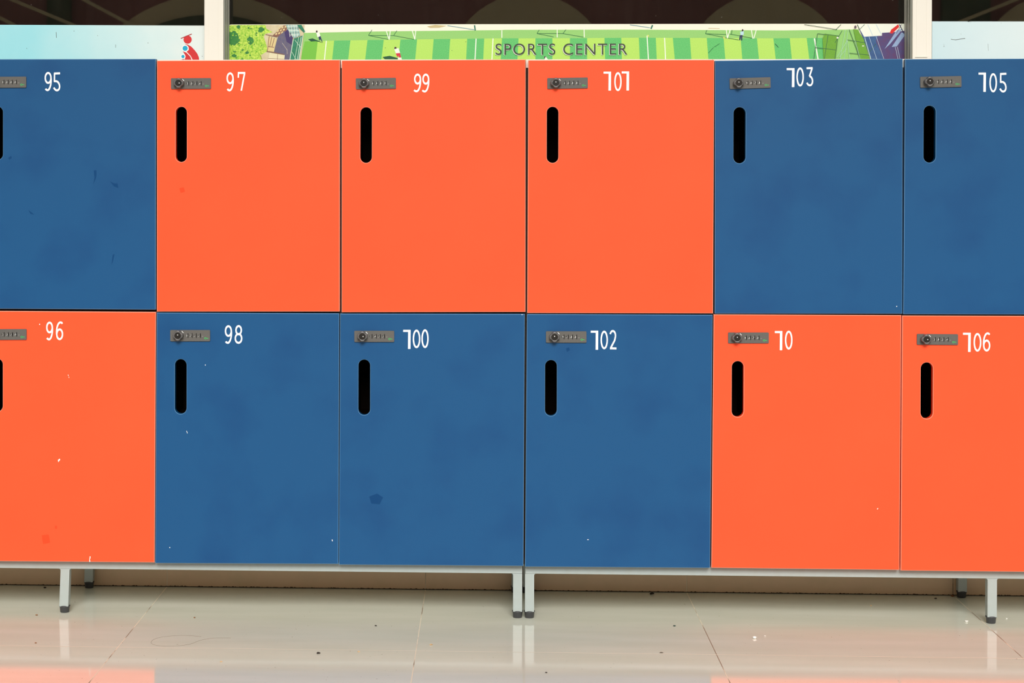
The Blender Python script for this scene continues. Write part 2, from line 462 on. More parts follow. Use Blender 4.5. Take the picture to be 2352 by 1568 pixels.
def glyph(bm, ch, x0, y0, x1, y1, Y, org):
    def mp(x, y):
        q = P(x, y, Y); return (q.x - org.x, q.z - org.z)
    yy = Y - org.y
    if ch == '1':
        for poly in ([(x0, y0), (x1, y0), (x1, y0 + 4.7), (x0, y0 + 4.6)], [(x1 - 5.6, y0 + 4.7), (x1, y0 + 4.7), (x1 - .3, y1), (x1 - 6, y1)]):
            vs = [bm.verts.new((mp(*q)[0], yy, mp(*q)[1])) for q in poly]; bm.faces.new(vs)
        return
    wv, wh = 3.1, 4.5
    X0, X1, Y0, Y1 = x0 + wv / 2, x1 - wv / 2, y0 + wh / 2, y1 - wh / 2
    for k, st in enumerate(GL[ch]):
        pts = [(X0 + a * (X1 - X0), Y0 + b * (Y1 - Y0)) for a, b in st]
        closed = math.hypot(st[0][0] - st[-1][0], st[0][1] - st[-1][1]) < 1e-6
        ribbon(bm, pts, yy - 0.00004 * k, wv, wh, closed, mp)


def offset_quad(q, d):
    """inset a near rectangle (tl, tr, br, bl in x,z) by d"""
    tl, tr, br, bl = q
    return [(tl[0] + d, tl[1] - d), (tr[0] - d, tr[1] - d), (br[0] - d, br[1] + d), (bl[0] + d, bl[1] + d)]


def door_mesh(corners, slot):
    bm = bmesh.new()
    c = 0.0011
    outer_in = offset_quad(corners, c)

    def stad(g):
        x0, z0, x1, z1 = slot; x0 -= g; x1 += g; z0 -= g; z1 += g; r = (x1 - x0) / 2; pts = []
        for k in range(17):
            a = math.pi * k / 16; pts.append(((x0 + x1) / 2 + r * math.cos(a), z1 - r + r * math.sin(a)))
        for k in range(17):
            a = math.pi + math.pi * k / 16; pts.append(((x0 + x1) / 2 + r * math.cos(a), z0 + r + r * math.sin(a)))
        return pts
    h_out, h_in = stad(0.0010), stad(0.0)

    def ringv(pts, y): return [bm.verts.new((x, y, z)) for x, z in pts]
    f_o = ringv(outer_in, 0); f_h = ringv(h_out, 0)
    for loops, rev in (((f_o, f_h), 0),):
        vs = loops[0] + loops[1]
        for t in tessellate_polygon([[Vector((v.co.x, v.co.z, 0)) for v in loops[0]], [Vector((v.co.x, v.co.z, 0)) for v in loops[1]]]):
            f = bm.faces.new([vs[i] for i in t]); f.material_index = 0

    def bridge(a, b, mi):
        n = len(a)
        for i in range(n):
            f = bm.faces.new((a[i], a[(i + 1) % n], b[(i + 1) % n], b[i])); f.material_index = mi
    o1 = ringv(corners, c); o2 = ringv(corners, 0.018)
    bridge(f_o, o1, 1); bridge(o1, o2, 1)
    h1 = ringv(h_in, 0.0012); h2 = ringv(h_in, 0.018)
    bridge(f_h, h1, 1); bridge(h1, h2, 0)
    vs = o2 + h2
    for t in tessellate_polygon([[Vector((v.co.x, v.co.z, 0)) for v in o2], [Vector((v.co.x, v.co.z, 0)) for v in h2]]):
        f = bm.faces.new([vs[i] for i in t]); f.material_index = 0
    return bm


# lock prototype meshes, origin at the plate's left middle, front towards -y; 86 x 23.7 mm
PX = 0.000936
LW, LH = 0.0862, 0.0240


def lock_parts():
    out = {}
    bm = bmesh.new()
    prism(bm, rrect(0, -LH / 2, LW, LH / 2, 0.0018), -0.0026, 0)
    prism(bm, rrect(0.0005, -LH / 2 + .0005, LW - .0005, LH / 2 - .0005, 0.0014), -0.0031, -0.0026)
    out['plate'] = (bm, lockgrey)
    kx, kz = 0.0180, 0.0006
    bm = bmesh.new()
    def lobe(s, ph=0.0):
        pts = []
        for k in range(64):
            a = 2 * math.pi * k / 64
            r = (0.0104 + 0.00125 * math.cos(4 * (a - ph)) - 0.0003 * math.cos(8 * (a - ph))) * s
            pts.append((kx + r * math.cos(a), kz + r * math.sin(a)))
        return pts
    prof = [(1.0, -0.0031), (1.0, -0.013), (0.965, -0.0150), (0.90, -0.0158), (0.70, -0.0158), (0.66, -0.0150)]
    rings = [[bm.verts.new((x, y, z)) for x, z in lobe(s)] for s, y in prof[:4]]
    # flat front down to a round collar
    for rr, y in ((0.0074, -0.0160), (0.0068, -0.0154), (0.0068, -0.0140)):
        rings.append([bm.verts.new((kx + rr * math.cos(2 * math.pi * k / 64), y, kz + rr * math.sin(2 * math.pi * k / 64))) for k in range(64)])
    for a, b in zip(rings, rings[1:]):
        for k in range(64):
            f = bm.faces.new((a[k], a[(k + 1) % 64], b[(k + 1) % 64], b[k])); f.smooth = True
    out['knob'] = (bm, knobgrey)
    bm = bmesh.new()
    pts = [(kx + 0.0071 * math.cos(2 * math.pi * k / 40), kz + 0.0071 * math.sin(2 * math.pi * k / 40)) for k in range(40)]
    prism(bm, pts, -0.0148, -0.004)
    pts = [(kx + 0.0045 * math.cos(2 * math.pi * k / 40), kz + 0.0045 * math.sin(2 * math.pi * k / 40)) for k in range(40)]
    prism(bm, pts, -0.0152, -0.0148)
    prism(bm, rrect(kx - .0008, kz - .0030, kx + .0008, kz + .0018, .0006), -0.0155, -0.0152, 1)
    pts = [(kx + 0.0010 * math.cos(2 * math.pi * k / 12), kz + 0.0018 + 0.0010 * math.sin(2 * math.pi * k / 12)) for k in range(12)]
    prism(bm, pts, -0.0160, -0.0155, 2)
    out['key_cylinder'] = (bm, [mat('charcoal_plastic', (0.009, 0.007, 0.006, 1), 0.3), black, steel])
    bm = bmesh.new()   # white pointer dash on the plate beside the knob
    cx, cz = kx + 0.0088, kz + 0.0072
    d = Vector((.707, -.707)); nn = Vector((.707, .707))
    q = [(cx + d.x * a * .0026 + nn.x * b * .00055, cz + d.y * a * .0026 + nn.y * b * .00055) for a, b in ((-1, -1), (1, -1), (1, 1), (-1, 1))]
    prism(bm, q, -0.0034, -0.0031)
    out['pointer_mark'] = (bm, white)
    bm = bmesh.new()
    for k in range(4):
        x = (41.2 + 9.55 * k) * PX
        prism(bm, rrect(x - .0009, -.0046, x + .0009, .0052, .0007), -0.0034, -0.0031)
        prism(bm, rrect(x - 0.0050, -.0018, x - .0002, .0024, .0012), -0.00335, -0.0031)
    out['code_window'] = (bm, black)
    bm = bmesh.new()
    for k in range(4):
        x = (44.6 + 9.55 * k) * PX
        prism(bm, [(x, -.0018), (x + .0026, -.0018), (x + .0026, -.0009), (x, -.0009)], -0.0034, -0.0031)
    out['index_tick'] = (bm, grey_tick)
    bm = bmesh.new()
    cx, cz = 81.2 * PX, -5.9 * PX
    n = 20; a0 = [bm.verts.new((cx + .0025 * math.cos(2 * math.pi * k / n), -.00335, cz + .0022 * math.sin(2 * math.pi * k / n))) for k in range(n)]
    a1 = [bm.verts.new((cx + .0015 * math.cos(2 * math.pi * k / n), -.00335, cz + .0012 * math.sin(2 * math.pi * k / n))) for k in range(n)]
    for k in range(n): bm.faces.new((a0[k], a0[(k + 1) % n], a1[(k + 1) % n], a1[k]))
    for xa, xb, za, zb in ((.0024, .0062, -.0004, .0006), (.0040, .0047, -.0011, -.0004), (.0053, .0060, -.0011, -.0004)):
        bm.faces.new([bm.verts.new(v) for v in ((cx + xa, -.00335, cz + za), (cx + xb, -.00335, cz + za), (cx + xb, -.00335, cz + zb), (cx + xa, -.00335, cz + zb))])
    out['key_symbol'] = (bm, keygreen)
    return out


LM = {}
for k_, (bm, m_) in lock_parts().items():
    me = bpy.data.meshes.new(k_); bmesh.ops.recalc_face_normals(bm, faces=bm.faces[:]); bm.to_mesh(me); bm.free()
    for q in (m_ if isinstance(m_, list) else [m_]): me.materials.append(q)
    LM[k_] = me


def text_mesh(name, s, size, spacing=1.0):
    cu = bpy.data.curves.new(name, 'FONT'); cu.body = s; cu.size = size; cu.space_character = spacing
    cu.align_x = 'LEFT'
    o = bpy.data.objects.new(name, cu); COL.objects.link(o)
    dg = bpy.context.evaluated_depsgraph_get()
    me = bpy.data.meshes.new_from_object(o.evaluated_get(dg))
    bpy.data.objects.remove(o)
    return me


DIG = {}
for ch in '0123456789':
    me = text_mesh('t', ch, 1.0); xs_ = [v.co.x for v in me.vertices]; ys_ = [v.co.y for v in me.vertices]
    w = max(xs_) - min(xs_); h = max(ys_) - min(ys_)
    DIG[ch] = ([((v.co.x - min(xs_)) / h, (v.co.y - min(ys_)) / h) for v in me.vertices], [tuple(p.vertices) for p in me.polygons], w / h)
    bpy.data.meshes.remove(me)


def code_digits(code):
    bm = bmesh.new(); H = 0.0037
    for k, ch in enumerate(code):
        vs, fs, asp = DIG[ch]; cx = (38.4 + 9.55 * k) * PX; sc = min(H, 0.0032 / asp)
        nv = [bm.verts.new((cx + (x - asp / 2) * sc * 1.05, -0.0036, 0.0002 + (y - .5) * H)) for x, y in vs]
        for f in fs:
            try: bm.faces.new([nv[i] for i in f])
            except ValueError: pass
    return bm


chip = mat('bare_chip', (0.85, 0.82, 0.78, 1), 0.7)
scuffb = mat('dark_blue_scuff', (0.001, 0.045, 0.15, 1), 0.35, 0.2)
scuffo = mat('deep_orange_stain', (1.0, 0.060, 0.016, 1), 0.35, 0.2)
# marks on doors: (kind, polygon in the photo)
MK = {
 95: [(3, [(215.5, 391), (221.5, 391), (221.5, 404), (219.5, 412), (214, 424), (217, 408)]), (3, [(252, 416), (262, 421), (270, 421), (272, 432), (262, 428)]),
      (3, [(259, 585), (263, 583), (259, 602), (256, 608)]), (3, [(65, 482), (73, 488), (79, 493), (70, 491)]), (3, [(19, 362), (26, 358), (27, 363), (21, 367)])],
 96: [(2, [(206.4, 1277), (207.8, 1277), (207.8, 1281), (206.6, 1284), (207.4, 1290), (205.2, 1290), (205.6, 1283)]), (2, [(155.8, 860), (156.8, 860), (157.6, 863), (156.4, 863)]),
      (2, [(157.8, 865), (158.8, 865), (159.2, 867.5), (158.2, 867.5)]), (2, [(133, 1056), (137, 1053), (138.5, 1055), (134, 1061)]), (2, [(90, 743.4), (92, 743.4), (92, 745.8), (90, 745.8)]),
      (3, [(96, 1229), (112, 1227), (115, 1246), (99, 1249)]), (3, [(126, 1207), (131, 1207), (131, 1214), (126, 1214)])],
 98: [(2, [(470.8, 837), (472.4, 837), (472.4, 839), (470.8, 839)]), (2, [(762.4, 1238), (764.2, 1240), (763.6, 1243.5), (762, 1240)]), (2, [(389, 1256), (390.8, 1256), (390.8, 1258), (389, 1258)]),
      (2, [(428, 989), (429, 989), (431, 995), (430, 995)])],
 102: [(2, [(1349, 1238), (1352, 1238), (1352, 1239.6), (1349, 1239.6)]), (3, [(1300, 800), (1307, 797), (1309, 804), (1302, 808)])],
 100: [(2, [(1198, 719.6 + 2), (1200, 721.6), (1200, 723), (1198, 723)]), (3, [(848, 1140), (866, 1133), (880, 1142), (872, 1158), (853, 1156)])],
 103: [(2, [(2058.5, 703), (2060.5, 702), (2060.5, 704), (2058.8, 704.6)])],
 104: [(2, [(2014.5, 1168), (2016.5, 1166), (2017, 1168), (2015, 1170)])],
 97: [(3, [(412, 432), (422, 430), (425, 440), (415, 443)])],
}
LAB = {
 95: 'blue locker numbered 95, upper row, cut off by the left edge, beside orange 97',
 96: 'orange locker numbered 96, lower row, cut off by the left edge',
 97: 'orange locker numbered 97, upper row, leftmost of the three upper orange lockers',
 98: 'blue locker numbered 98, lower row, leftmost of the three lower blue lockers',
 99: 'orange locker numbered 99, upper row, between orange lockers 97 and 101',
 100: 'blue locker numbered 100, lower row, between blue lockers 98 and 102',
 101: 'orange locker numbered 101, upper row, beside the blue locker 103',
 102: 'blue locker numbered 102, lower row, beside the orange locker whose number reads 10',
 103: 'blue locker numbered 103, upper row, between orange 101 and blue 105',
 104: 'orange locker whose number reads only 10, lower row, below blue locker 103',
 105: 'blue locker numbered 105, upper row, cut off by the right edge',
 106: 'orange locker numbered 106, lower row, cut off by the right edge',
}
ZB, ZM, ZT = 0.1176, 0.6604, 1.2070
for num in sorted(D):
    colr, cor, slot, lk, code = D[num]
    k = (num - 101) // 2 if num % 2 else (num - 102) // 2
    X0 = k * 0.4 + 0.0
    up = num % 2 == 1
    z0, z1 = (ZM + 0.0006, ZT) if up else (ZB, ZM - 0.0006)
    org = Vector((X0 + 0.2, 0.0, z0))
    L = empty('locker', org)
    tag(L, LAB[num], 'locker', 'numbered lockers in two rows')
    # carcass: five panels of one box
    bm = bmesh.new(); h = z1 - z0; w = 0.1994; t = 0.018; f, b = 0.0195, 0.288
    box(bm, -w, f + .0006, 0, -w + t, b, h - t - .0006, 0.0003); box(bm, w - t, f + .0006, 0, w, b, h - t - .0006, 0.0003)
    box(bm, -w + t, f + .0006, 0, w - t, b, t, 0.0003); box(bm, -w, f + .0006, h - t, w, b, h, 0.0003)
    # raw board edges facing forward, darkened to hold the gap shade; only the very top board is edged in cream
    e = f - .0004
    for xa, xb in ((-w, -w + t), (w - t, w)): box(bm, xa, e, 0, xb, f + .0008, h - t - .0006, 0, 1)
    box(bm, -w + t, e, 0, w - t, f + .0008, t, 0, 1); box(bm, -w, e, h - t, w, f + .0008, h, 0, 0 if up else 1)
    box(bm, -w + t, b - 0.006, t, w - t, b, h - t)
    obj('carcass', bm, [cream, raw_edge_shade], L)
    # door
    def rel(px, py, Y=0.0):
        q = P(px, py, Y); return (q.x - org.x, q.z - org.z)
    cq = [rel(*c) for c in cor]
    sa = rel(slot[0], slot[2]); sb = rel(slot[1], slot[3])
    bm = door_mesh(cq, (sa[0], sb[1], sb[0], sa[1]))
    for mi, poly in MK.get(num, []):
        vs = [bm.verts.new((rel(*q)[0], -0.00012, rel(*q)[1])) for q in poly]
        g = bm.faces.new(vs); g.material_index = mi
    door = obj('door', bm, [orange if colr == OR else blue, orange_edge if colr == OR else blue_edge, chip, scuffo if colr == OR else scuffb], L)
    # dark finger recess behind the slot
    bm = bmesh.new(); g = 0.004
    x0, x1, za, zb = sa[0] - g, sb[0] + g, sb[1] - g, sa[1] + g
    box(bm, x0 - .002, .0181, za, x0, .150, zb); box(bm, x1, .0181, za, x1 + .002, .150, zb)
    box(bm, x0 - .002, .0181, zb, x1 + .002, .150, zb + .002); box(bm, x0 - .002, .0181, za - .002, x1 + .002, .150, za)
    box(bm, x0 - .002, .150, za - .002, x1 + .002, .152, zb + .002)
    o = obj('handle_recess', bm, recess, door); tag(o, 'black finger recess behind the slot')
    # number
    bm = bmesh.new()
    for g_ in N[num]: glyph(bm, *g_, -0.0003, org)
    o = obj('door_number', bm, white, door); tag(o, 'white stick-on number')
    # lock
    x0_, x1_, ytl, ytr, ybl = lk
    a = P(x0_, (ytl + ybl) / 2); ang = math.atan2((P(x0_, ytl).z - P(x1_, ytr).z), (P(x1_, ytr).x - a.x))
    lo = bpy.data.objects.new('combination_lock', LM['plate']); COL.objects.link(lo); lo.parent = L
    lo.location = a - org; lo.rotation_euler = (0, ang, 0)
    s = (P(x1_, ytr) - P(x0_, ytl)).length / LW
    hh = (P(x0_, ytl).z - P(x0_, ybl).z) / LH
    lo.scale = (s, 1, hh)
    for kk in ('knob', 'key_cylinder', 'pointer_mark', 'code_window', 'index_tick', 'key_symbol'):
        if kk == 'pointer_mark' and num in (103, 105): continue
        q = bpy.data.objects.new(kk, LM[kk]); COL.objects.link(q); q.parent = lo
        if kk == 'key_cylinder' and num in (97, 100, 106):
            # key barrel turned a quarter turn
            q.matrix_local = Matrix.Translation((0.0180, 0, 0.0006)) @ Matrix.Rotation(math.pi / 2, 4, 'Y') @ Matrix.Translation((-0.0180, 0, -0.0006))
    obj('code_digits', code_digits(code), digitw, lo)

def copy_tree(o, parent=None):
    c = o.copy(); COL.objects.link(c); c.parent = parent
    for ch in list(o.children): copy_tree(ch, c)
    return c


roots = {o['label']: o for o in COL.objects if o.name.startswith('locker') and o.parent is None}
for num, dx, lab in ((95, -.4, 'blue locker added outside the frame, directly left of locker 95'), (96, -.4, 'orange locker added outside the frame, directly left of locker 96'),
                     (97, -.8, 'orange locker added outside the frame, upper row, two places left of locker 95'), (98, -.8, 'blue locker added outside the frame, lower row, two places left of locker 96'),
                     (101, 1.2, 'orange locker added outside the frame, directly right of locker 105'), (102, 1.2, 'blue locker added outside the frame, directly right of locker 106'),
                     (103, 1.2, 'blue locker added outside the frame, upper row, two places right of locker 105'), (104, 1.2, 'orange locker added outside the frame, lower row, two places right of locker 106')):
    if num in (97, 98): dx = -1.2
    c = copy_tree(roots[LAB[num]]); c.location.x += dx; c['label'] = lab  # unseen extra locker, added to stop light leaking under the row
    for ch in [q for d in c.children for q in d.children if q.name.startswith('door_number')]: bpy.data.objects.remove(ch)

# ------------------------------------------------------------------ stands
FY = 0.0215; TB = 0.0205
RZ0, RZ1 = 0.0970, 0.1160


def leg_mesh(w, zt, lean=0.0, fil=0.0):
    """square tube leg, origin at floor centre front, with a small fillet where it meets the rail"""
    bm = bmesh.new(); zb = 0.0145
    hw = w / 2; pts = [(-hw + lean, zb), (hw + lean, zb)]
    if fil:
        for k in range(6):
            a = math.radians(90 * k / 5); pts.append((hw + fil - fil * math.cos(a), zt - fil + fil * math.sin(a)))
        for k in range(5, -1, -1):
            a = math.radians(90 * k / 5); pts.append((-hw - fil + fil * math.cos(a), zt - fil + fil * math.sin(a)))
    else:
        pts += [(hw, zt), (-hw, zt)]
    prism(bm, pts, 0, TB)
    return bm


def foot(parent, x, y, lean=0.0):
    bm = bmesh.new()
    lathe(bm, [(0.0090, 0.0002), (0.0096, 0.0008), (0.0108, 0.0120), (0.0120, 0.0132), (0.0120, 0.0150), (0.0104, 0.0158)], 32, 0, lean, TB / 2)
    o = obj('rubber_foot', bm, rubber, parent); tag(o, 'black rubber foot cap')


stands = [
 ('light grey steel stand under lockers 96, 98 and 100, on the left', -1.999, P(1199.8, 1300, FY).x, [(149.3, -0.0028), (1189, 0.0), (-1, 0.0)]),
 ('light grey steel stand under lockers 102, 10 and 106, on the right', P(1206.3, 1300, FY).x, 1.999, [(1216.4, 0.0), (2279.2, 0.0), (-1, 0.0)]),
]
for si, (lab, xa, xb, legs) in enumerate(stands):
    xc = (xa + xb) / 2
    S = empty('locker_stand', (xc, FY, 0)); tag(S, lab, 'locker stand', 'steel stands under the lockers')
    bm = bmesh.new(); box(bm, xa - xc, 0, RZ0, xb - xc, TB, RZ1, 0.0010); o = obj('front_rail', bm, frame_paint, S)
    RY = 0.2904 - FY - 0.001
    bm = bmesh.new(); box(bm, xa - xc, RY, RZ0, xb - xc, RY + TB, RZ1, 0.0010); obj('rear_rail', bm, frame_paint, S)
    for x in (xa - xc, xb - xc - TB):
        bm = bmesh.new(); box(bm, x, TB + .0002, RZ0, x + TB, RY - .0002, RZ1, 0.0008); obj('side_rail', bm, frame_paint, S)
    for li, (px, lean) in enumerate(legs):
        X = P(px, 1345, FY).x if px > 0 else (-1.985 if si == 0 else 1.985)
        w = 0.0196
        fil = 0.0038
        end = (si == 0 and li == 1) or (si == 1 and li == 0)
        for rear in (0, 1):
            bm = leg_mesh(w, RZ0, lean, fil)
            if end:   # the outer side of an end leg runs straight up
                for v in bm.verts:
                    if si == 0 and v.co.x > w / 2: v.co.x = w / 2
                    if si == 1 and v.co.x < -w / 2: v.co.x = -w / 2
            lg = obj('leg', bm, frame_paint, S, loc=(X - xc, RY if rear else 0, 0))
            foot(lg, 0, 0, lean)

# ------------------------------------------------------------------ posters
PY = 0.3805
PRT = {}


def pm(r, g, b, n=None):
    key = 'print_%d_%d_%d' % (r, g, b)
    k = 1.05
    c = rgb(r, g, b, k)
    if n:
        c2 = rgb(*n[1], k)
        return mat(key + '_mottled', c, 0.45, 0.35, noise=(n[0], c2, 0.25, 0.75, 3))
    return mat(key, c, 0.45, 0.35)


class Print:
    def __init__(self, org): self.bm = bmesh.new(); self.org = org; self.mats = []; self.l = 0
    def mi(self, m_):
        if m_ not in self.mats: self.mats.append(m_)
        return self.mats.index(m_)
    def poly(self, pts, m_, lift=None):
        if lift is None: self.l += 1; lift = self.l
        y = -0.00002 - 0.000012 * lift
        q3 = [P(x, y_, PY) for x, y_ in pts]
        vs = [self.bm.verts.new((q.x - self.org.x, y, q.z - self.org.z)) for q in q3]
        mi = self.mi(m_)
        for t in tessellate_polygon([[Vector((v.co.x, v.co.z, 0)) for v in vs]]):
            try: f = self.bm.faces.new([vs[i] for i in t]); f.material_index = mi
            except ValueError: pass
    def line(self, a, b, w, m_):
        dx, dy = b[0] - a[0], b[1] - a[1]; l = math.hypot(dx, dy); nx, ny = -dy / l * w / 2, dx / l * w / 2
        self.poly([(a[0] + nx, a[1] + ny), (b[0] + nx, b[1] + ny), (b[0] - nx, b[1] - ny), (a[0] - nx, a[1] - ny)], m_)
    def blob(self, cx, cy, rx, ry, m_, jag=0.0, n=20):
        self.poly([(cx + rx * (1 + random.uniform(-jag, jag)) * math.cos(2 * math.pi * k / n), cy + ry * (1 + random.uniform(-jag, jag)) * math.sin(2 * math.pi * k / n)) for k in range(n)], m_)


def board(name, corners, label, cat, m_, r=0.0, grp='posters behind the lockers'):
    tl = P(*corners[0], PY); tr = P(*corners[1], PY)
    zb = 1.105
    org = Vector(((tl.x + tr.x) / 2, PY, zb))
    E = empty(name, org); tag(E, label, cat, grp)
    pts = [(tl.x - org.x, 0), (tr.x - org.x, 0)]
    x1, z1, x0, z0 = tr.x - org.x, tr.z - zb, tl.x - org.x, tl.z - zb
    if r:
        for k in range(7):
            a = math.radians(90 * k / 6); pts.append((x1 - r * 0.2 + r * 0.2 * math.cos(a), z1 - r * 0.2 + r * 0.2 * math.sin(a)))
        for k in range(7):
            a = math.radians(90 + 90 * k / 6); pts.append((x0 + r + r * math.cos(a), z0 - r + r * math.sin(a)))
    else: pts += [(x1, z1), (x0, z0)]
    bm = bmesh.new(); prism(bm, pts, 0, 0.004); obj('board', bm, m_, E)
    return E, org


def grad_mat(name, c0, c1, x0, x1):
    M = bpy.data.materials.new(name); M.use_nodes = True; nt = M.node_tree; b = nt.nodes['Principled BSDF']; Ln = nt.links
    tc = nt.nodes.new('ShaderNodeTexCoord'); sp = nt.nodes.new('ShaderNodeSeparateXYZ'); Ln.new(tc.outputs['Object'], sp.inputs[0])
    mr = nt.nodes.new('ShaderNodeMapRange'); mr.inputs[1].default_value = x0; mr.inputs[2].default_value = x1
    Ln.new(sp.outputs[0], mr.inputs[0])
    ns = nt.nodes.new('ShaderNodeTexNoise'); ns.inputs['Scale'].default_value = 12
    Ln.new(tc.outputs['Object'], ns.inputs['Vector'])
    ad = nt.nodes.new('ShaderNodeMath'); ad.operation = 'MULTIPLY_ADD'; ad.inputs[1].default_value = 0.35
    Ln.new(ns.outputs['Fac'], ad.inputs[0])
    sb = nt.nodes.new('ShaderNodeMath'); sb.operation = 'SUBTRACT'; sb.inputs[1].default_value = 0.175
    Ln.new(mr.outputs[0], sb.inputs[0]); Ln.new(sb.outputs[0], ad.inputs[2])
    mx = nt.nodes.new('ShaderNodeMix'); mx.data_type = 'RGBA'; Ln.new(ad.outputs[0], mx.inputs[0])
    mx.inputs[6].default_value = c0; mx.inputs[7].default_value = c1
    Ln.new(mx.outputs[2], b.inputs['Base Color']); b.inputs['Roughness'].default_value = 0.4
    return M


# left: pale blue poster with the red and blue family emblem
E, org = board('wall_poster', [(-120, 56.5), (470.5, 58.8)], 'pale blue poster with a red and blue figure emblem, behind lockers 95 and 97', 'poster',
               grad_mat('pale_blue_fade', rgb(160, 228, 240, .99), rgb(238, 249, 248, .97), -0.12, 0.30))
p = Print(org); S4 = 4.2
def z1(pts): return [(x / S4, y / S4) for x, y in pts]
red = pm(214, 44, 48); dred = pm(170, 38, 44); cyan = pm(22, 172, 214); wh = pm(246, 250, 250); spk = pm(90, 110, 110)
p.poly(z1([(1780, 424), (1812, 430), (1846, 450), (1880, 486), (1905, 520), (1918, 552), (1925, 600), (1866, 600), (1850, 560), (1826, 524), (1800, 500), (1822, 480), (1818, 455), (1800, 436)]), red)
p.poly(z1([(1762, 494), (1800, 508), (1832, 540), (1850, 572), (1855, 600), (1775, 600), (1786, 560), (1786, 530)]), red)
p.line((1790 / S4, 494 / S4), (1840 / S4, 545 / S4), 1.6, wh); p.line((1836 / S4, 540 / S4), (1864 / S4, 600 / S4), 1.6, wh)
p.blob(1787 / S4, 466 / S4, 34 / S4, 34 / S4, wh); p.blob(1786 / S4, 466 / S4, 25 / S4, 25 / S4, cyan)
p.blob(1765 / S4, 545 / S4, 25 / S4, 25 / S4, wh); p.blob(1765 / S4, 545 / S4, 16 / S4, 16 / S4, cyan)
p.blob(1768 / S4, 590 / S4, 24 / S4, 20 / S4, dred)
p.blob(1810 / S4, 382 / S4, 40 / S4, 40 / S4, red)
p.line((1745 / S4, 371 / S4), (1850 / S4, 328 / S4), 2.0, dred)
obj('emblem', p.bm, p.mats, E)
for a, b, w in (((542, 310), (544, 365), 1.2), ((1116, 430), (1116, 460), 0.9), ((1425, 412), (1430, 418), 1.2), ((712, 297), (716, 303), 1.4), ((940, 340), (945, 346), .9), ((255, 463), (260, 470), 1.0), ((1948, 540), (1954, 545), 1.0)):
    p = Print(org); p.line((a[0] / S4, a[1] / S4), (b[0] / S4, b[1] / S4), w, spk); obj('scuff', p.bm, p.mats, E)

# right: plain pale blue poster
E, org = board('wall_poster', [(2141, 49), (2520, 49.5)], 'plain pale blue poster with dark scuffs, behind locker 105 at the right edge', 'poster',
               grad_mat('paler_blue_fade', rgb(208, 236, 246, .97), rgb(228, 244, 248, .97), -0.22, 0.05))
def z6(x, y): return (1800 + x / 4.261, y / 4.261)
sk = pm(95, 105, 105)
for pts in ([(1635, 384), (1680, 390), (1730, 382), (1775, 376)], [(1765, 302), (1768, 308)], [(1733, 326), (1737, 342)], [(1565, 430), (1570, 452), (1566, 458)], [(1905, 400), (1909, 408)], [(1720, 428), (1722, 434)], [(1998, 428), (2003, 496)], [(2126, 218), (2130, 232)], [(1840, 208), (1800, 212)]):
    p = Print(org); p.poly([(z6(*q)[0], z6(*q)[1] - .65) for q in pts] + [(z6(*q)[0] + .6, z6(*q)[1] + .65) for q in pts[::-1]], sk)
    obj('scuff', p.bm, p.mats, E)

# centre: aerial photo of a football pitch with lettering
E, org = board('sports_poster', [(523, 56.2), (2083, 54.3)], 'long poster with an aerial photo of a green football pitch and dark lettering', 'poster', pm(250, 246, 230), 0.008)
p = Print(org)
def z2(*pts): return [(480 + x / 5.88, y / 5.88) for x, y in pts]
def z3(*pts): return [(820 + x / 5.345, y / 5.345) for x, y in pts]
def z4(*pts): return [(1120 + x / 6.533, 40 + y / 6.533) for x, y in pts]
def z5(*pts): return [(1440 + x / 5.88, y / 5.88) for x, y in pts]
def z66(*pts): return [z6(*q) for q in pts]
LG = pm(172, 224, 84, (620, (196, 236, 120))); DG = pm(72, 184, 92, (620, (118, 208, 128)))
MG = pm(128, 202, 70, (620, (110, 190, 66))); BG_ = pm(140, 204, 108, (620, (160, 214, 128)))
OG = pm(116, 176, 52, (620, (100, 160, 44)))
BOT = 150
# outer green margin
p.poly([(698, 75.5), (820, 73), (880, 72), (1150, 69), (1160, 68.5), (1440, 68), (1800, 69.8), (1972, 67.5), (1999, BOT), (690, BOT)], BG_)
tops = [700, 730, 767.4, 804.8, 844, 881.4, 919.7, 958, 995.9, 1034.2, 1073, 1112.2, 1153, 1191, 1229.7, 1268.8, 1309, 1348.5, 1388.2, 1426.9, 1467.2, 1506.3, 1545.4, 1584.6, 1623.3, 1662, 1701, 1738.5, 1776.4, 1814, 1852.8, 1889]
bots = [690, 725, 763, 799.7, 838.8, 876, 915, 953.8, 992.5, 1031, 1070.7, 1110, 1150.2, 1188.6, 1229.7, 1268.8, 1309, 1348.5, 1389.7, 1428.4, 1469.3, 1508.5, 1549.7, 1588, 1627, 1665.9, 1704.8, 1743.2, 1781.5, 1818.8, 1858.7, 1893]
def ty(x):
    pts = [(700, 95), (730, 94), (844, 92), (881, 91.6), (1000, 89.8), (1153, 88), (1230, 88), (1348, 87.5), (1467, 86.6), (1660, 87.4), (1776, 88), (1890, 87)]
    for (a, b), (c, d) in zip(pts, pts[1:]):
        if x <= c: return b + (d - b) * (x - a) / (c - a)
    return 87
for i in range(len(tops) - 1):
    m_ = MG if i == 0 else (LG if i % 2 else DG)
    e = (bots[i] - tops[i]) * (BOT - 136) / 45, (bots[i + 1] - tops[i + 1]) * (BOT - 136) / 45
    p.poly([(tops[i], ty(tops[i])), (tops[i + 1], ty(tops[i + 1])), (bots[i + 1] + e[1], BOT), (bots[i] + e[0], BOT)], m_, lift=3)
p.l = 4
W_ = pm(244, 250, 238); SH = pm(34, 110, 60); SHD = pm(20, 84, 56)
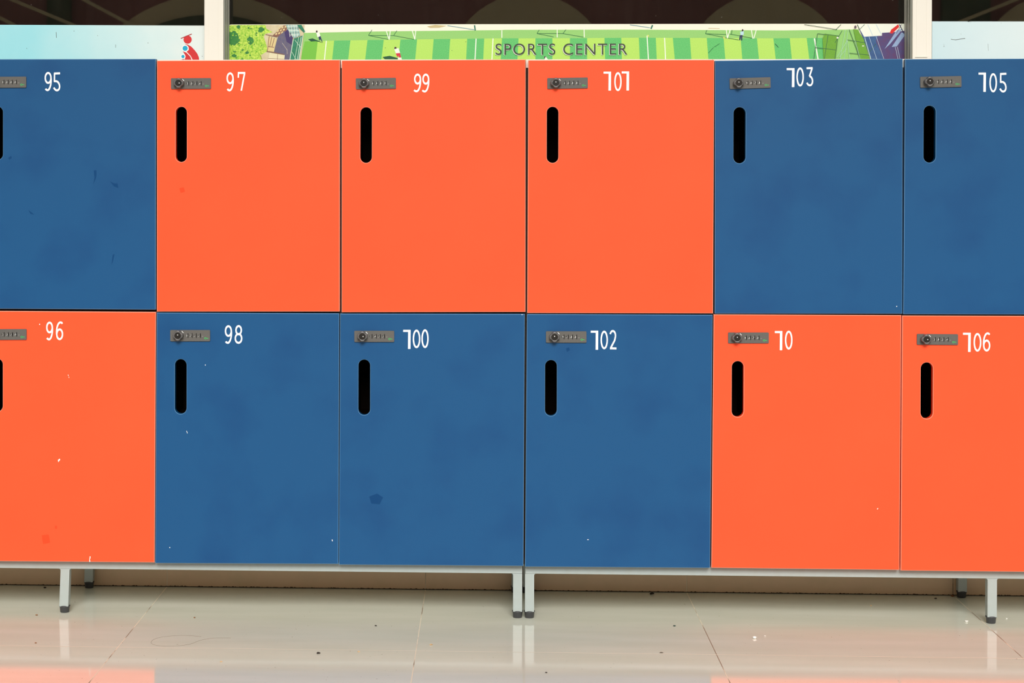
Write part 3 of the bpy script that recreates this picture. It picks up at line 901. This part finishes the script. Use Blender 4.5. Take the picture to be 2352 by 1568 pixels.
for a, b in ((749.6, 744.0), (1093.5, 1090.4), (1132.4, 1129.3), (1486.2, 1490), (1526.4, 1529.2)):
    p.line((a, ty(a) - (5 if 1480 < a < 1490 else 0)), (b, BOT), 2.3, W_)
p.line(*z66((300, 375), (340, 600)), 3.0, W_)
# goals: shadows on the grass and white posts
for Z, segs in ((z3, [((140, 435), (185, 366)), ((140, 435), (450, 437)), ((140, 435), (385, 484)), ((450, 437), (490, 376)), ((450, 437), (700, 484))]),
                (z4, [((740, 243), (775, 186)), ((740, 243), (1130, 243)), ((740, 243), (990, 292)), ((1130, 243), (1175, 183)), ((1130, 243), (1440, 296))]),
                (z5, [((1060, 456), (1080, 406)), ((1060, 456), (1340, 466)), ((1060, 456), (1320, 506)), ((1410, 466), (1420, 406)), ((1380, 458), (1690, 516)), ((1330, 510), (1510, 540))])):
    for a, b in segs: p.line(*Z(a, b), 1.3, SH)
for Z, segs in ((z3, [((355, 366), (395, 486)), ((410, 366), (395, 486)), ((675, 366), (710, 484)), ((722, 366), (710, 484)), ((1778, 372), (1778, 465))]),
                (z4, [((1043, 140), (1045, 300)), ((1446, 140), (1450, 300))]),
                (z5, [((1340, 392), (1357, 516)), ((1395, 400), (1357, 516)), ((1680, 400), (1700, 520)), ((1748, 400), (1712, 520))])):
    for a, b in segs: p.line(*Z(a, b), 2.0, W_)
# lamp posts and puddle marks on the pavement
bl = pm(120, 165, 175); tl_ = pm(28, 118, 96); tan = pm(206, 190, 140)
p.line(*z3((1110, 315), (1440, 365)), 1.6, bl); p.line(*z3((1443, 310), (1452, 375)), 3, tl_)
p.line(*z5((40, 335), (310, 375)), 1.6, bl); p.line(*z5((345, 340), (325, 390)), 3.4, tl_)
p.poly(z3((860, 325), (960, 305), (1100, 318), (1010, 340), (900, 342)), tan)
p.line(*z5((1100, 382), (1250, 386)), 1.0, tan)
# players
drk = pm(62, 44, 48); navy = pm(40, 52, 92); redp = pm(216, 40, 70)
p.poly(z2((1340, 530), (1400, 518), (1450, 540), (1545, 578), (1440, 555), (1380, 560)), SHD)
p.blob(480 + 1456 / 5.88, 428 / 5.88, 2, 3, drk); p.poly(z2((1448, 440), (1492, 436), (1506, 488), (1466, 505)), W_); p.poly(z2((1478, 500), (1506, 486), (1536, 572), (1522, 560), (1505, 530), (1492, 552)), navy)
p.poly(z3((315, 700), (400, 685), (500, 712), (500, 728), (340, 726)), SHD)
p.blob(820 + 472 / 5.345, 592 / 5.345, 2.6, 3.2, drk); p.poly(z3((458, 604), (510, 590), (530, 650), (478, 660)), W_); p.poly(z3((476, 655), (528, 650), (542, 706), (516, 708), (510, 680), (498, 704)), redp); p.poly(z3((500, 706), (545, 706), (550, 730), (505, 730)), W_)
p.blob(1120 + 862 / 6.533, 40 + 600 / 6.533, 2, 3, drk); p.poly(z4((850, 635), (872, 588), (910, 635)), W_)
p.blob(1440 + 1562 / 5.88, 410 / 5.88, 2, 2.6, drk); p.poly(z5((1528, 430), (1578, 420), (1576, 472), (1534, 478)), pm(190, 226, 240)); p.poly(z5((1524, 476), (1560, 472), (1556, 546), (1540, 546), (1540, 500), (1528, 545), (1514, 540)), navy)
p.line(*z5((1100, 715), (1170, 640)), 1.0, SH); p.line(*z5((1180, 635), (1250, 590)), 1.0, SH); p.line(*z5((2000, 590), (2045, 640)), 1.2, SHD)
p.blob(1440 + 1309 / 5.88, 510 / 5.88, 1.6, 2.6, pm(220, 220, 120)); p.blob(1440 + 285 / 5.88, 484 / 5.88, 1.8, 2.2, pm(230, 230, 130))
for x, y in ((885, 110), (1038, 116), (1070, 96), (650, 113)): p.blob(x, y, .8, .8, SHD, 0, 8)
# left end: trees and buildings
fol = pm(112, 190, 30, (240, (226, 246, 110))); fold = pm(36, 118, 62, (120, (70, 150, 60))); beige = pm(226, 216, 184, (60, (206, 190, 150)))
p.poly([(524, 64), (531, 57.4), (700, 57.2), (698, 75.5), (690, BOT), (523.5, BOT)], beige)
edge = [(610, 57.4), (612, 66), (626, 74), (609, 78), (606, 84), (610, 97), (613, 106), (614, 118), (600, 126), (604, BOT)]
p.poly([(523.6, BOT), (523.6, 66), (525, 61), (528, 58.6), (531, 57.5)] + edge, fol)
p.blob(536, 88, 14, 17, fold, .14); p.blob(575, 93, 7.5, 9.5, fold, .2); p.blob(600, 68, 6.5, 6, fold, .25); p.blob(548, 62, 4, 4, fold, .3); p.blob(538, 128, 5, 4, fold, .3); p.blob(568, 121, 5, 3, fold, .3)
for _ in range(90):
    x = random.uniform(526, 606); y = random.uniform(62, 138); p.blob(x, y, random.uniform(.8, 2.2), random.uniform(.8, 2.2), random.choice((fold, pm(206, 240, 90), pm(110, 190, 40))), .3, 8)
roof = pm(112, 104, 124, (220, (92, 92, 126))); rust = pm(140, 96, 82); dp = pm(66, 52, 106); ylw = pm(226, 206, 150)
p.poly(z2((860, 480), (1010, 345), (1060, 345), (1040, 440), (960, 500)), rust)
for k in range(3):
    for j in range(3): x = 900 + 40 * k + 22 * j; y = 450 - 10 * k - 38 * j; p.poly(z2((x, y), (x + 26, y - 8), (x + 20, y + 18), (x - 6, y + 24)), ylw)
p.poly(z2((930, 500), (1020, 420), (1130, 510), (1090, 860), (1010, 860), (1025, 745), (870, 700), (905, 600)), roof)
p.poly(z2((1020, 440), (1062, 395), (1135, 510), (1120, 610), (1050, 565)), dp)
p.poly(z2((800, 490), (915, 525), (880, 700), (785, 690)), ylw)
for a, b in (((765, 465), (920, 500)), ((815, 490), (790, 700)), ((850, 500), (820, 640)), ((885, 515), (850, 640)), ((780, 695), (1020, 735)), ((800, 630), (880, 640))): p.line(*z2(a, b), 1.4, rust)
p.poly(z2((820, 710), (1025, 745), (1010, 860), (790, 860)), pm(232, 224, 190))
for a, b in (((930, 730), (920, 860)), ((800, 790), (1015, 800)), ((690, 740), (720, 810))): p.line(*z2(a, b), .9, rust)
p.line(*z2((990, 580), (1060, 680)), 1, pm(190, 180, 170)); p.line(*z2((1055, 660), (1060, 730)), 1, pm(190, 180, 170))
pale = pm(176, 214, 206, (240, (130, 170, 170)))
p.poly(z2((1040, 336), (1200, 336), (1235, 480), (1150, 520), (1062, 395)), pale)
for k in range(5): p.line(*z2((1060 + 8 * k, 356 + 30 * k), (1215, 350 + 30 * k)), 1.1, (pm(60, 90, 90) if k % 2 else W_))
for k in range(4): p.line(*z2((1075 + 36 * k, 338), (1095 + 34 * k, 500)), .8, W_)
teal = pm(48, 138, 112, (200, (36, 120, 84)))
p.poly(z2((1140, 530), (1272, 478), (1205, 860), (1085, 860)), teal)
p.poly(z2((1190, 336), (1250, 336), (1300, 425), (1280, 440), (1220, 380)), teal)
for a, b, w in (((1270, 480), (1205, 860), 1.6), ((1245, 500), (1185, 860), 1.3), ((1140, 530), (1085, 860), 1.6), ((1215, 500), (1150, 860), .9), ((1160, 540), (1240, 640), .9), ((1120, 700), (1180, 810), .9)): p.line(*z2(a, b), w, pm(206, 234, 212))
# right end: net frames, blue track, stands
p.poly(z66((380, 376), (400, 330), (535, 350), (500, 640), (390, 640)), OG)
p.poly(z66((720, 290), (780, 380), (860, 640), (760, 640), (680, 285)), OG)
trk = pm(58, 100, 152, (120, (50, 84, 140))); nv = pm(74, 72, 128, (100, (96, 60, 110))); pb = pm(150, 176, 216)
p.poly(z66((740, 285), (1200, 235), (1200, 640), (870, 640), (780, 380)), trk)
p.poly(z66((930, 330), (1200, 300), (1200, 640), (1000, 640), (900, 400)), nv)
p.poly(z66((720, 236), (1199, 234), (1199, 300), (1060, 316), (960, 322), (960, 350), (785, 360), (745, 290)), W_)
p.poly(z66((985, 480), (1105, 295), (1160, 285), (1040, 430)), pb); p.poly(z66((1055, 460), (1150, 318), (1195, 330), (1105, 455)), pb)
p.poly(z66((1035, 325), (1050, 290), (1120, 238), (1128, 265), (1060, 330)), pm(228, 34, 30))
p.line(*z66((1130, 240), (1175, 330)), 2.0, navy); p.line(*z66((1100, 330), (1150, 240)), 1.2, pm(90, 70, 90))
dkl = pm(44, 96, 70); lt = pm(176, 220, 190); ltb = pm(190, 214, 236)
for a, b in (((330, 330), (535, 352)), ((330, 330), (285, 640)), ((433, 345), (385, 640)), ((530, 352), (490, 640)), ((310, 465), (510, 490)), ((560, 240), (510, 290)), ((790, 240), (740, 290)), ((200, 240), (520, 290)), ((720, 240), (740, 290)), ((640, 290), (770, 640)), ((570, 300), (500, 420)), ((640, 520), (840, 540)), ((900, 430), (830, 520)), ((620, 390), (800, 420))):
    p.line(*z66(a, b), 1.1, dkl)
for a, b in (((630, 285), (580, 640)), ((600, 290), (540, 640)), ((620, 390), (650, 640)), ((545, 560), (610, 480)), ((700, 400), (760, 640)), ((790, 370), (865, 640)), ((520, 560), (620, 400))):
    p.line(*z66(a, b), .9, lt)
for a, b in (((790, 360), (870, 640)), ((830, 350), (930, 640)), ((900, 350), (1000, 640)), ((820, 240), (870, 350)), ((900, 236), (960, 350)), ((1090, 460), (1130, 640)), ((1110, 460), (1150, 640))):
    p.line(*z66(a, b), .9, ltb)
p.blob(*z6(700, 265), 2.6, 3.4, pm(96, 80, 90)); p.blob(*z6(525, 370), 2.4, 2, W_); p.blob(*z6(775, 450), 2.6, 1.2, W_)
obj('pitch_photo_print', p.bm, p.mats, E)

# lettering, set in place by its measured width and cap height
def lettering(name, m_, dx, dy, lift, bold=0.0):
    me = text_mesh(name, 'SPORTS CENTER', 1.0, 1.13)
    xs_ = [v.co.x for v in me.vertices]; ys_ = [v.co.y for v in me.vertices]
    x0, x1, y0, y1 = min(xs_), max(xs_), min(ys_), max(ys_)
    a = P(1138 + dx, 126.4 + dy, PY); b = P(1441 + dx, 99.9 + dy, PY)
    for v in me.vertices:
        v.co = Vector((a.x + (v.co.x - x0) / (x1 - x0) * (b.x - a.x) - org.x, -lift, a.z + (v.co.y - y0) / (y1 - y0) * (b.z - a.z) - org.z))
    me.materials.clear(); me.materials.append(m_)
    o = bpy.data.objects.new(name, me); COL.objects.link(o); o.parent = E
    return o
lettering('lettering_edge', W_, -1.1, 1.0, 0.0026)
o = lettering('lettering', pm(58, 66, 54), 0, 0, 0.0028); tag(o, 'dark letters reading SPORTS CENTER')

# ------------------------------------------------------------------ litter on the floor
def crumb(px, py, size, m_, label, name='crumb', seed=0, flat=0.5):
    g = G(px, py); rnd = random.Random(seed)
    bm = bmesh.new(); bmesh.ops.create_icosphere(bm, subdivisions=2, radius=size)
    for v in bm.verts:
        k = 1 + rnd.uniform(-.28, .28); v.co = Vector((v.co.x * k * 1.25, v.co.y * k, v.co.z * k * flat))
    zmin = min(v.co.z for v in bm.verts)
    for v in bm.verts: v.co.z -= zmin
    o = obj(name, bm, m_, loc=(g.x, g.y, 0.0002)); tag(o, label, 'crumb', 'bits of litter on the floor tiles')


c_dark = mat('dark_crumb', (0.03, 0.022, 0.015, 1), .9); c_white = mat('white_flake', (0.85, 0.83, 0.78, 1), .8)
c_tan = mat('tan_crumb', (0.62, 0.42, 0.22, 1), .9); c_rust = mat('rust_crumb', (0.25, 0.10, 0.03, 1), .9); c_green = mat('green_crumb', (0.02, 0.05, 0.04, 1), .8)
crumb(731, 1501, .0030, c_dark, 'largest dark brown crumb on the floor in front of locker 98', seed=1)
crumb(863, 1437.5, .0020, c_dark, 'small black speck on the floor below locker 100, left half', seed=2, flat=.4)
crumb(824, 1497, .0019, c_tan, 'small tan crumb right of the largest dark crumb', seed=3)
crumb(990, 1481, .0024, c_tan, 'tan crumb just right of the middle-left floor tile joint', seed=4)
crumb(1549, 1438, .0022, c_green, 'dark greenish speck on the floor below locker 102', seed=5)
crumb(1519, 1499, .0030, mat('grey_crumb', (.12, .10, .07, 1), .9), 'flat grey sliver on the floor in front of locker 102', seed=6, flat=.2)
crumb(1733, 1466, .0034, c_white, 'larger white flake on the floor in front of the orange locker reading 10', seed=7, flat=.7)
crumb(1757, 1461, .0016, c_white, 'tiny white speck just right of the larger white flake', seed=8)
crumb(2220, 1428, .0032, c_white, 'white flake on the floor left of the right-hand stand foot', seed=9)
crumb(2000.5, 1391.5, .0019, c_tan, 'yellowish crumb in the shade under the lower lockers at right', seed=10)
crumb(2149, 1375, .0024, c_dark, 'dark crumb by the skirting left of the right rear leg', seed=11)
crumb(2312, 1421, .0017, c_white, 'tiny white speck right of the right-hand stand foot', seed=12)
crumb(84, 1413, .0020, c_rust, 'rust brown speck on the floor left of the left stand leg', seed=13)
crumb(82, 1477, .0017, c_rust, 'brown speck on the reflection near the left edge, nearer the camera', seed=14)
crumb(447, 1419, .0018, c_rust, 'brown speck on the floor below locker 98, right of the slanted joint', seed=15)
crumb(508, 1520, .0020, c_tan, 'tan speck near the bottom edge in front of locker 98', seed=16)
crumb(1497, 1364.5, .0042, c_dark, 'dark clump of dirt against the skirting under locker 102', seed=17)
crumb(103, 1350, .0026, c_dark, 'dark clump of dirt by the skirting under locker 96', seed=18)
crumb(1254.5, 1545, .0018, c_dark, 'dark speck near the bottom edge in front of locker 102', seed=19)
crumb(2188, 1370, .0030, c_rust, 'reddish brown dirt beside the right rear leg foot', seed=20)
# a hair
pts = []
for x, y in bez((347, 1474), (345, 1490), (420, 1488), (445, 1476), 16) [::1]: pts.append((x, y))
hair_px = bez((462, 1462), (420, 1456), (345, 1460), (347, 1476), 16) + bez((347, 1476), (352, 1488), (430, 1486), (450, 1474), 16)[1:] + bez((450, 1474), (470, 1466), (490, 1464), (530, 1465), 8)[1:]
bm = bmesh.new(); prev = None
g0 = G(430, 1474)
for (x, y), (x2, y2) in zip(hair_px, hair_px[1:]):
    a = G(x, y) - g0; b = G(x2, y2) - g0; d = (b - a).normalized(); n = Vector((-d.y, d.x, 0)) * 0.00016
    ring = []
    for q in (a, b):
        ring.append([bm.verts.new((q.x + n.x, q.y + n.y, 0.0002)), bm.verts.new((q.x, q.y, 0.0005)), bm.verts.new((q.x - n.x, q.y - n.y, 0.0002))])
    for k in range(3): bm.faces.new((ring[0][k], ring[0][(k + 1) % 3], ring[1][(k + 1) % 3], ring[1][k]))
o = obj('hair', bm, mat('brown_hair', (0.16, .12, .08, 1), .6), loc=(g0.x, g0.y, 0)); tag(o, 'thin looped hair lying on the floor in front of locker 98', 'hair')

# ------------------------------------------------------------------ light: overcast sky with a soft high sun
w = bpy.data.worlds.new('overcast_sky'); scn.world = w; w.use_nodes = True; nt = w.node_tree
bg = nt.nodes['Background']; tc = nt.nodes.new('ShaderNodeTexCoord'); sp = nt.nodes.new('ShaderNodeSeparateXYZ')
nt.links.new(tc.outputs['Generated'], sp.inputs[0])
cr = nt.nodes.new('ShaderNodeValToRGB'); cr.color_ramp.elements[0].position = 0.0; cr.color_ramp.elements[0].color = (0.34, 0.33, 0.32, 1)
cr.color_ramp.elements[1].position = 1.0; cr.color_ramp.elements[1].color = (1.0, 1.0, 1.02, 1)
nt.links.new(sp.outputs[2], cr.inputs['Fac']); nt.links.new(cr.outputs['Color'], bg.inputs['Color'])
bg.inputs['Strength'].default_value = 1.0
sd = bpy.data.lights.new('veiled_sun', 'SUN'); sd.energy = 2.3; sd.angle = math.radians(24); sd.color = (1, .97, .92)
so = bpy.data.objects.new('veiled_sun', sd); COL.objects.link(so)
so.rotation_euler = (math.radians(59), 0, math.radians(3))

vs = scn.view_settings
vs.view_transform = 'Standard'; vs.look = 'None'; vs.gamma = 1; vs.use_curve_mapping = False
vs.exposure = 0.55
scn.display_settings.display_device = 'sRGB'
